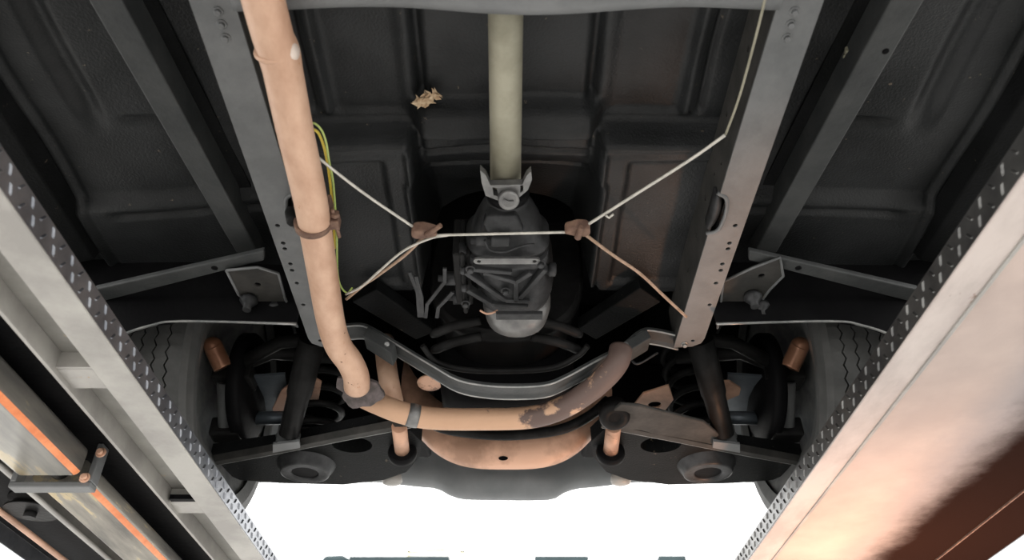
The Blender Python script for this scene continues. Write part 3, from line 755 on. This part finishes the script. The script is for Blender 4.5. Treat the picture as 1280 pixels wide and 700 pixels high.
# front suspension --------------------------------------------------
m = MB(); rg = []; N_ = 36       # front crossmember: deep saddle, warm light put into its copper colour
for i in range(N_ + 1):
    x = -.26 + .52 * i / N_; t = abs(x) / .235
    hb = .800 + .12 * min(1.3, t) ** 3.2
    yb = 1.725
    rg.append([Vector((x, yb + .01, Z(hb + .13))), Vector((x, yb - .008, Z(hb + .06))), Vector((x, yb, Z(hb + .02))), Vector((x, yb + .012, Z(hb + .004))), Vector((x, yb + .035, Z(hb))), Vector((x, yb + .05, Z(hb + .01))), Vector((x, yb + .06, Z(hb + .13)))])
m.rings(rg); fx = part('front_crossmember', m, 'copper')
m = MB(); q_ = PY(629, 573, 1.7245); m.plate(circ(q_.x, q_.z, .011, 16, .5), [], lambda u, v, w_: Vector((u, q_.y - w_, v)), .0012); part('drain_hole', m, 'black', fx)
m = MB(); m.tube(smooth_path([PY(520,512,1.66), PY(545,532,1.66), PY(585,541,1.66), PY(640,544,1.66), PY(700,537,1.66), PY(738,519,1.66), PY(760,500,1.66)]), .012, 16); part('steering_link', m, 'castd')
for s in (-1, 1):
    m = MB(); a_, b_ = sorted((s*.20, s*.52)); m.box((a_, 1.80, Z(.93)), (b_, 1.98, Z(1.12)))
    part('crossmember_arm', m, 'black', bevel=.01)

def suspension(s):
    mir = lambda x: CX + (x - CX) * (1 if s < 0 else -1)     # measured on the left, built on both sides
    Q = lambda x, y, h: P(mir(x), y, h)
    # lower wishbone: stamped dish
    H_ = .80
    out = [(262,572),(272,588),(300,600),(350,604),(430,606),(480,600),(508,590),(524,572),(527,552),(512,538),(470,535),(420,545),(345,560)]
    ps = [Q(x, y, H_) for x, y in out]
    c = Q(440, 556, H_); hole = [(c.x + .045*math.cos(t), c.y + .040*math.sin(t)) for t in [2*math.pi*k/20 for k in range(20)]]
    hc = Q(383, 580, H_); hole2 = circ(hc.x, hc.y, .034, 24)
    m = MB(); m.plate([(p.x, p.y) for p in ps], [hole, hole2], lambda u, v, w_: Vector((u, v, Z(H_ + w_))), .035)
    wb = part('lower_wishbone', m, 'under2', bevel=.006, bseg=3)
    m = MB(); n_ = 40
    m.rings([[Vector((hc.x + r*math.cos(2*math.pi*k/n_), hc.y + r*math.sin(2*math.pi*k/n_), Z(.775 + z))) for k in range(n_)] for r, z in [(.030, .010), (.031, .003), (.033, .001), (.048, .001), (.052, .0), (.056, .002), (.058, .008), (.064, .016), (.070, .030), (.078, .05)]], cap=False)
    part('spring_pocket', m, 'cast' , wb, bevel=0)
    m = MB(); m.lathe((hc.x, hc.y, Z(.7795)), (0, 0, 1), [(.0305, 0), (.0305, .006), (.03, .008)], 24); part('pocket_hole', m, 'black', wb)
    # front edge bar of the wishbone
    m = MB(); bar = [Q(258,580,.79), Q(345,564,.79), Q(430,547,.792), Q(513,531,.798)]
    m.tube(smooth_path(bar, 4), 1, prof=[(-.009, -.003), (.009, -.003), (.011, .014), (.007, .002), (-.007, .002), (-.011, .014)], smooth=False)
    part('wishbone_bar', m, 'railin', wb, bevel=.001)
    m = MB(); m.tube([p + Vector((0, .010, -.001)) for p in smooth_path(bar, 4)], .0018, 6); part('bar_edge', m, 'steel', wb)
    m = MB(); m.plate([(q_.x, q_.y) for q_ in (Q(341,566,.779), Q(375,560,.779), Q(374,552,.779), Q(341,556,.779))], [], lambda u, v, w_: Vector((u, v, Z(.779 + w_))), .006); part('bar_pad', m, 'rail', wb)
    # pivot disc, bushing and copper bolt sleeve
    m = MB(); pc = Q(498, 520, .79) if s > 0 else Q(500, 532, .83); m.lathe(pc, (0, -.6, -1), [(.030, -.03), (.032, .004), (.027, .010), (.014, .012), (.012, .008)], 28); part('pivot_bushing', m, 'castd', wb)
    m = MB(); a_, b_ = Q(499, 533, .795), Q(503, 566, .785)
    m.tube([a_, b_], [.0165, .0165], 20); part('bolt_sleeve', m, 'copper', wb, label='copper coloured sleeve')
    m = MB(); m.lathe(b_, (b_ - a_), [(.028, -.012), (.032, -.004), (.032, .006), (.020, .010), (.018, .004)], 28); part('rubber_bush', m, 'black', wb)
    m = MB(); cb = Q(490, 601, .83); m.lathe(cb, (0, .2, -1), [(.022, -.02), (.026, 0), (.022, .008), (.010, .012)], 20); part('bump_stop', m, 'runway', wb)
    # strut tube from the rail end
    m = MB(); a_, b_ = Q(391, 425, .93), Q(361, 543, .80)
    m.tube([a_, a_.lerp(b_, .55), a_.lerp(b_, .6), b_], [.029, .027, .024, .022], 22); st = part('shock_absorber', m, 'under2' if 0 else 'castd')
    m = MB(); e_ = Q(359, 552, .792); m.box(e_ - Vector((.022, .014, .010)), e_ + Vector((.022, .014, .035))); m.lathe(e_ + Vector((-.026, 0, .014)), (1, 0, 0), [(.009, 0), (.009, .052)], 8)
    part('shock_bracket', m, 'sill', st, bevel=.003)
    # coil spring
    m = MB(); sc = Vector((hc.x * .98, hc.y - .03, 0)); path = []
    for k in range(6 * 20 + 1):
        a = 2*math.pi*k/20; path.append(Vector((sc.x + .062*math.cos(a), sc.y + .062*math.sin(a), Z(.83 + .045 * k/20))))
    m.tube(path, .0085, 8); part('coil_spring', m, 'castd')
    # spring tower plate with openings, warm light painted as copper
    m = MB(); pts = [(340,512),(352,488),(372,474),(388,470),(402,478),(398,500),(372,508),(352,528)] if s < 0 else [(478,512),(462,492),(430,482),(424,500),(440,520),(452,530)]
    ps = [P(x if s < 0 else CX*2 - x, y, .93) for x, y in pts]
    cc = sum(ps, Vector()) / len(ps)
    m.plate([(p.x, p.y) for p in ps], [circ(cc.x, cc.y, .016, 14)], lambda u, v, w_: Vector((u, v, Z(.93 + w_))), .005)
    tw = part('spring_tower', m, 'copper', bevel=.001)
    if s > 0:
        m = MB(); ps = [P(x, y, .93) for x, y in ((893,478),(912,477),(926,486),(924,494),(905,502),(896,500))]
        m.plate([(p.x, p.y) for p in ps], [], lambda u, v, w_: Vector((u, v, Z(.93 + w_))), .005); part('tower_tab', m, 'copper', tw)
    # blue-grey backing plate with tube across
    m = MB(); ps = [Q(x, y, .95) for x, y in ((298,472),(356,468),(362,525),(300,532))]
    m.plate([(p.x, p.y) for p in ps], [], lambda u, v, w_: Vector((u, v, Z(.95 + w_))), .006); bk = part('shield_plate', m, 'bluegrey')
    m = MB(); m.tube([Q(298, 523, .90), Q(372, 522, .90)], .016, 18); part('tie_rod', m, 'bluegrey')
    # upright, knuckle and brake drum
    m = MB(); m.tube([Q(281, 478, .93), Q(282, 532, .86)], .017, 18); up = part('steering_upright', m, 'rail')
    m = MB(); m.tube([Q(296, 470, .94), Q(297, 536, .86)], .012, 14); m.box(Q(283, 540, .85) - Vector((.035, .02, .015)), Q(283, 540, .85) + Vector((.035, .03, .03)))
    m.box(Q(290, 470, .95) - Vector((.04, .025, .02)), Q(290, 470, .95) + Vector((.05, .04, .02)))
    part('knuckle', m, 'castd', up, bevel=.006)
    m = MB(); m.lathe(Vector((s*.595, 1.66, Z(.965))), (s, 0, 0), [(.03, -.015), (.07, -.008), (.12, .0), (.128, .008), (.128, .03)], 40); part('brake_drum', m, 'black')
    m = MB(); hp = smooth_path([Q(262, 424, .99), Q(266, 432, .985), Q(271, 443, .97), Q(279, 460, .945)], 8); m.tube(hp, [.021 * math.sqrt(max(.02, 1 - (1 - min(1, i/9))**2)) for i in range(len(hp))], 20)
    part('brake_hose', m, 'hose', label='glossy reddish brown curved hose end')
    # upper wishbone
    m = MB(); m.tube([Q(285, 462, .96), Q(340, 440, 1.0), Q(420, 446, 1.02)], .018, 12); m.tube([Q(285, 462, .96), Q(350, 428, 1.0), Q(420, 420, 1.02)], .016, 12); part('upper_wishbone', m, 'castd')
    # blue-grey block painting the lit slot seen through the wishbone window
    m = MB(); q_ = Q(440, 552, .86); m.box(q_ - Vector((.02, .02, .0)), q_ + Vector((.03, .02, .03))); part('lit_slot_block', m, 'bluegrey', wb, bevel=.004)
for s in (-1, 1): suspension(s)
# broad right-hand strap of the lower wishbone
m = MB(); ps = [P(x, y, .79) for x, y in ((756,522),(776,506),(800,508),(880,528),(902,546),(902,562),(880,560),(800,538),(770,536))]
m.plate([(p.x, p.y) for p in ps], [], lambda u, v, w_: Vector((u, v, Z(.79 + w_))), .008); part('wishbone_strap', m, 'railin', bevel=.003)

# wheels ------------------------------------------------------------
R0, TW = .330, .172
NP = 78
def tyre_mesh():
    m = MB(); N_ = NP * 2
    g = [-.054, -.028, -.002, .024, .050]
    cols = [(-.086, R0 - .075, 0), (-.092, R0 - .045, 0), (-.088, R0 - .018, 0), (-.078, R0 - .006, 0)]
    for c in g:
        cols += [(c - .0018, R0 - abs(c)*.03, 1), (c - .0014, R0 - .009, 1), (c + .0014, R0 - .009, 1), (c + .0018, R0 - abs(c)*.03, 1)]
    cols += [(.078, R0 - .006, 0), (.088, R0 - .018, 0), (.092, R0 - .045, 0), (.086, R0 - .075, 0)]
    n = len(cols); vs = []
    for k in range(N_):
        a = 2*math.pi*k/N_; zz = .0032 if k % 2 else -.0032
        for x, r, z in cols: vs.append((x + zz*z, r*math.cos(a), r*math.sin(a)))
    fs = []
    for k in range(N_):
        k2 = (k+1) % N_
        for j in range(n-1): fs.append((k*n+j, k*n+j+1, k2*n+j+1, k2*n+j))
    m.add(vs, fs, False); return m
tm = None
for s in (-1, 1):
    for Yw in (1.655, -1.2):
        c = Vector((s * .724, Yw, Z(HD + R0 + .0005)))
        if tm is None:
            o = tyre_mesh().build('tyre', M['rubber'], None, fixn=True); tm = o.data
            rim = MB().lathe((0,0,0), (1,0,0), [(.02, .05), (.06, .045), (.14, .03), (.19, .07), (.255, .075), (.26, .08), (.26, -.08), (.25, -.075), (.18, -.06), (.13, -.03), (.05, -.03)], 40).build('wheel_rim', M['steel'], None)
            rimd = rim.data
        else:
            o = bpy.data.objects.new('tyre', tm); C.objects.link(o); rim = bpy.data.objects.new('wheel_rim', rimd); C.objects.link(rim)
        o.parent = car; o.location = c - Vector(car.location); rim.parent = o
        if s < 0: rim.rotation_euler = (0, 0, math.pi)

# dry leaf caught at the tunnel edge ---------------------------------
m = MB()
lc = P(534, 123, 1.03)
for k in range(44):
    a = random.uniform(0, 6.28); t = random.uniform(-1, 1); c = lc + Vector((t*.017 + random.uniform(-.004,.004), t*-.009 + random.uniform(-.010,.010)*(1.1-abs(t)), random.uniform(-.004, .004)))
    l, w_ = random.uniform(.006, .012), random.uniform(.003, .006); d1 = Vector((math.cos(a), math.sin(a), random.uniform(-.5,.5))) * l; d2 = Vector((-math.sin(a), math.cos(a), random.uniform(-.5,.5))) * w_
    u = Vector((0,0,-.0012))
    m.add([c - d1, c - d2 + u, c + d1, c + d2 + u, c - d1*.2 - Vector((0,0,.001)), c + Vector((0,0,.002))], [(0,1,4),(1,2,4),(2,3,4),(3,0,4),(1,0,5),(2,1,5),(3,2,5),(0,3,5)])
o = m.build('dry_leaf', M['leaf']); o['label'] = 'crumpled pale brown dry leaf stuck to the black floor pan'; o['category'] = 'leaf'

# flecks of dried mud on the floor
# ---------------------------------------------------------------- far background through the open bay
YB = 12.0
bl = empty('building', (-1, YB + 2, 0), 'bright white flat-roofed building beyond the yard, topped by a thin dark coping', 'building')
def bpart(name, m, mt):
    o = m.build(name, M[mt], None); o.parent = bl; o.matrix_parent_inverse = Matrix.Translation(-Vector(bl.location)); return o
def BX(x): return (x - CX) / F * 12.0
bpart('wall', MB().box((-9, YB, 0), (9, YB + 5, Z(3.98))), 'white')
bpart('coping', MB().box((BX(438), YB - .05, Z(3.98)), (BX(562), YB + .3, Z(4.05))), 'dark')
m = MB().box((BX(668), YB - .05, Z(3.98)), (BX(735), YB + .3, Z(4.055)))
bpart('coping', m, 'dark')
bpart('coping', MB().box((BX(822), YB - .05, Z(3.98)), (BX(856), YB + .3, Z(4.06))), 'dark')
m = MB(); m.tube([(BX(401), YB + .2, Z(4.04)), (BX(405), YB + .2, Z(4.07)), (BX(425), YB + .2, Z(4.075)), (BX(436), YB + .2, Z(4.04))], [.04, .07, .075, .04], 12)
o = m.build('tarpaulin_roll', M['dark']); o['label'] = 'dark rounded bundle lying on the edge of the white building roof'; o['category'] = 'bundle'
sg = empty('roof_box', (BX(540), YB + .4, Z(3.98)), 'pale box with cream frame standing on the white building roof', 'box')
def spart(name, m, mt):
    o = m.build(name, M[mt], None); o.parent = sg; o.matrix_parent_inverse = Matrix.Translation(-Vector(sg.location)); return o
spart('panel', MB().box((BX(508), YB + .35, Z(3.98)), (BX(576), YB + .5, Z(4.24))), 'white')
m = MB(); m.box((BX(505), YB + .33, Z(3.98)), (BX(509), YB + .5, Z(4.27))); m.box((BX(574), YB + .33, Z(3.98)), (BX(579), YB + .5, Z(4.27))); m.box((BX(505), YB + .33, Z(4.24)), (BX(579), YB + .5, Z(4.27)))
spart('frame', m, 'cream')
spart('cap', MB().box((BX(528), YB + .36, Z(4.27)), (BX(556), YB + .48, Z(4.30))), 'dark')
# work lamp body on the shop floor
lp = empty('work_lamp', (.96, 2.01, 0), 'small black halogen work lamp on a stand on the shop floor', 'lamp')
def lpart(name, m, mt):
    o = m.build(name, M[mt], None); o.parent = lp; o.matrix_parent_inverse = Matrix.Translation(-Vector(lp.location)); return o
m = MB(); m.tube([(.96, 2.05, 0.01), (.96, 2.05, .44)], .012, 10); m.tube([(.79, 2.05, .012), (1.13, 2.05, .012)], .012, 10); m.tube([(.96, 1.88, .012), (.96, 2.22, .012)], .012, 10)
lpart('stand', m, 'castd')
m = MB(); c = Vector((.96, 1.98, .52)); ax = (Vector((.80, 1.68, 1.75)) - c).normalized()
m.lathe(c, ax, [(.03, -.09), (.09, -.06), (.11, -.005), (.10, -.004), (.085, -.05), (.02, -.06)], 28); lpart('lamp_housing', m, 'castd')
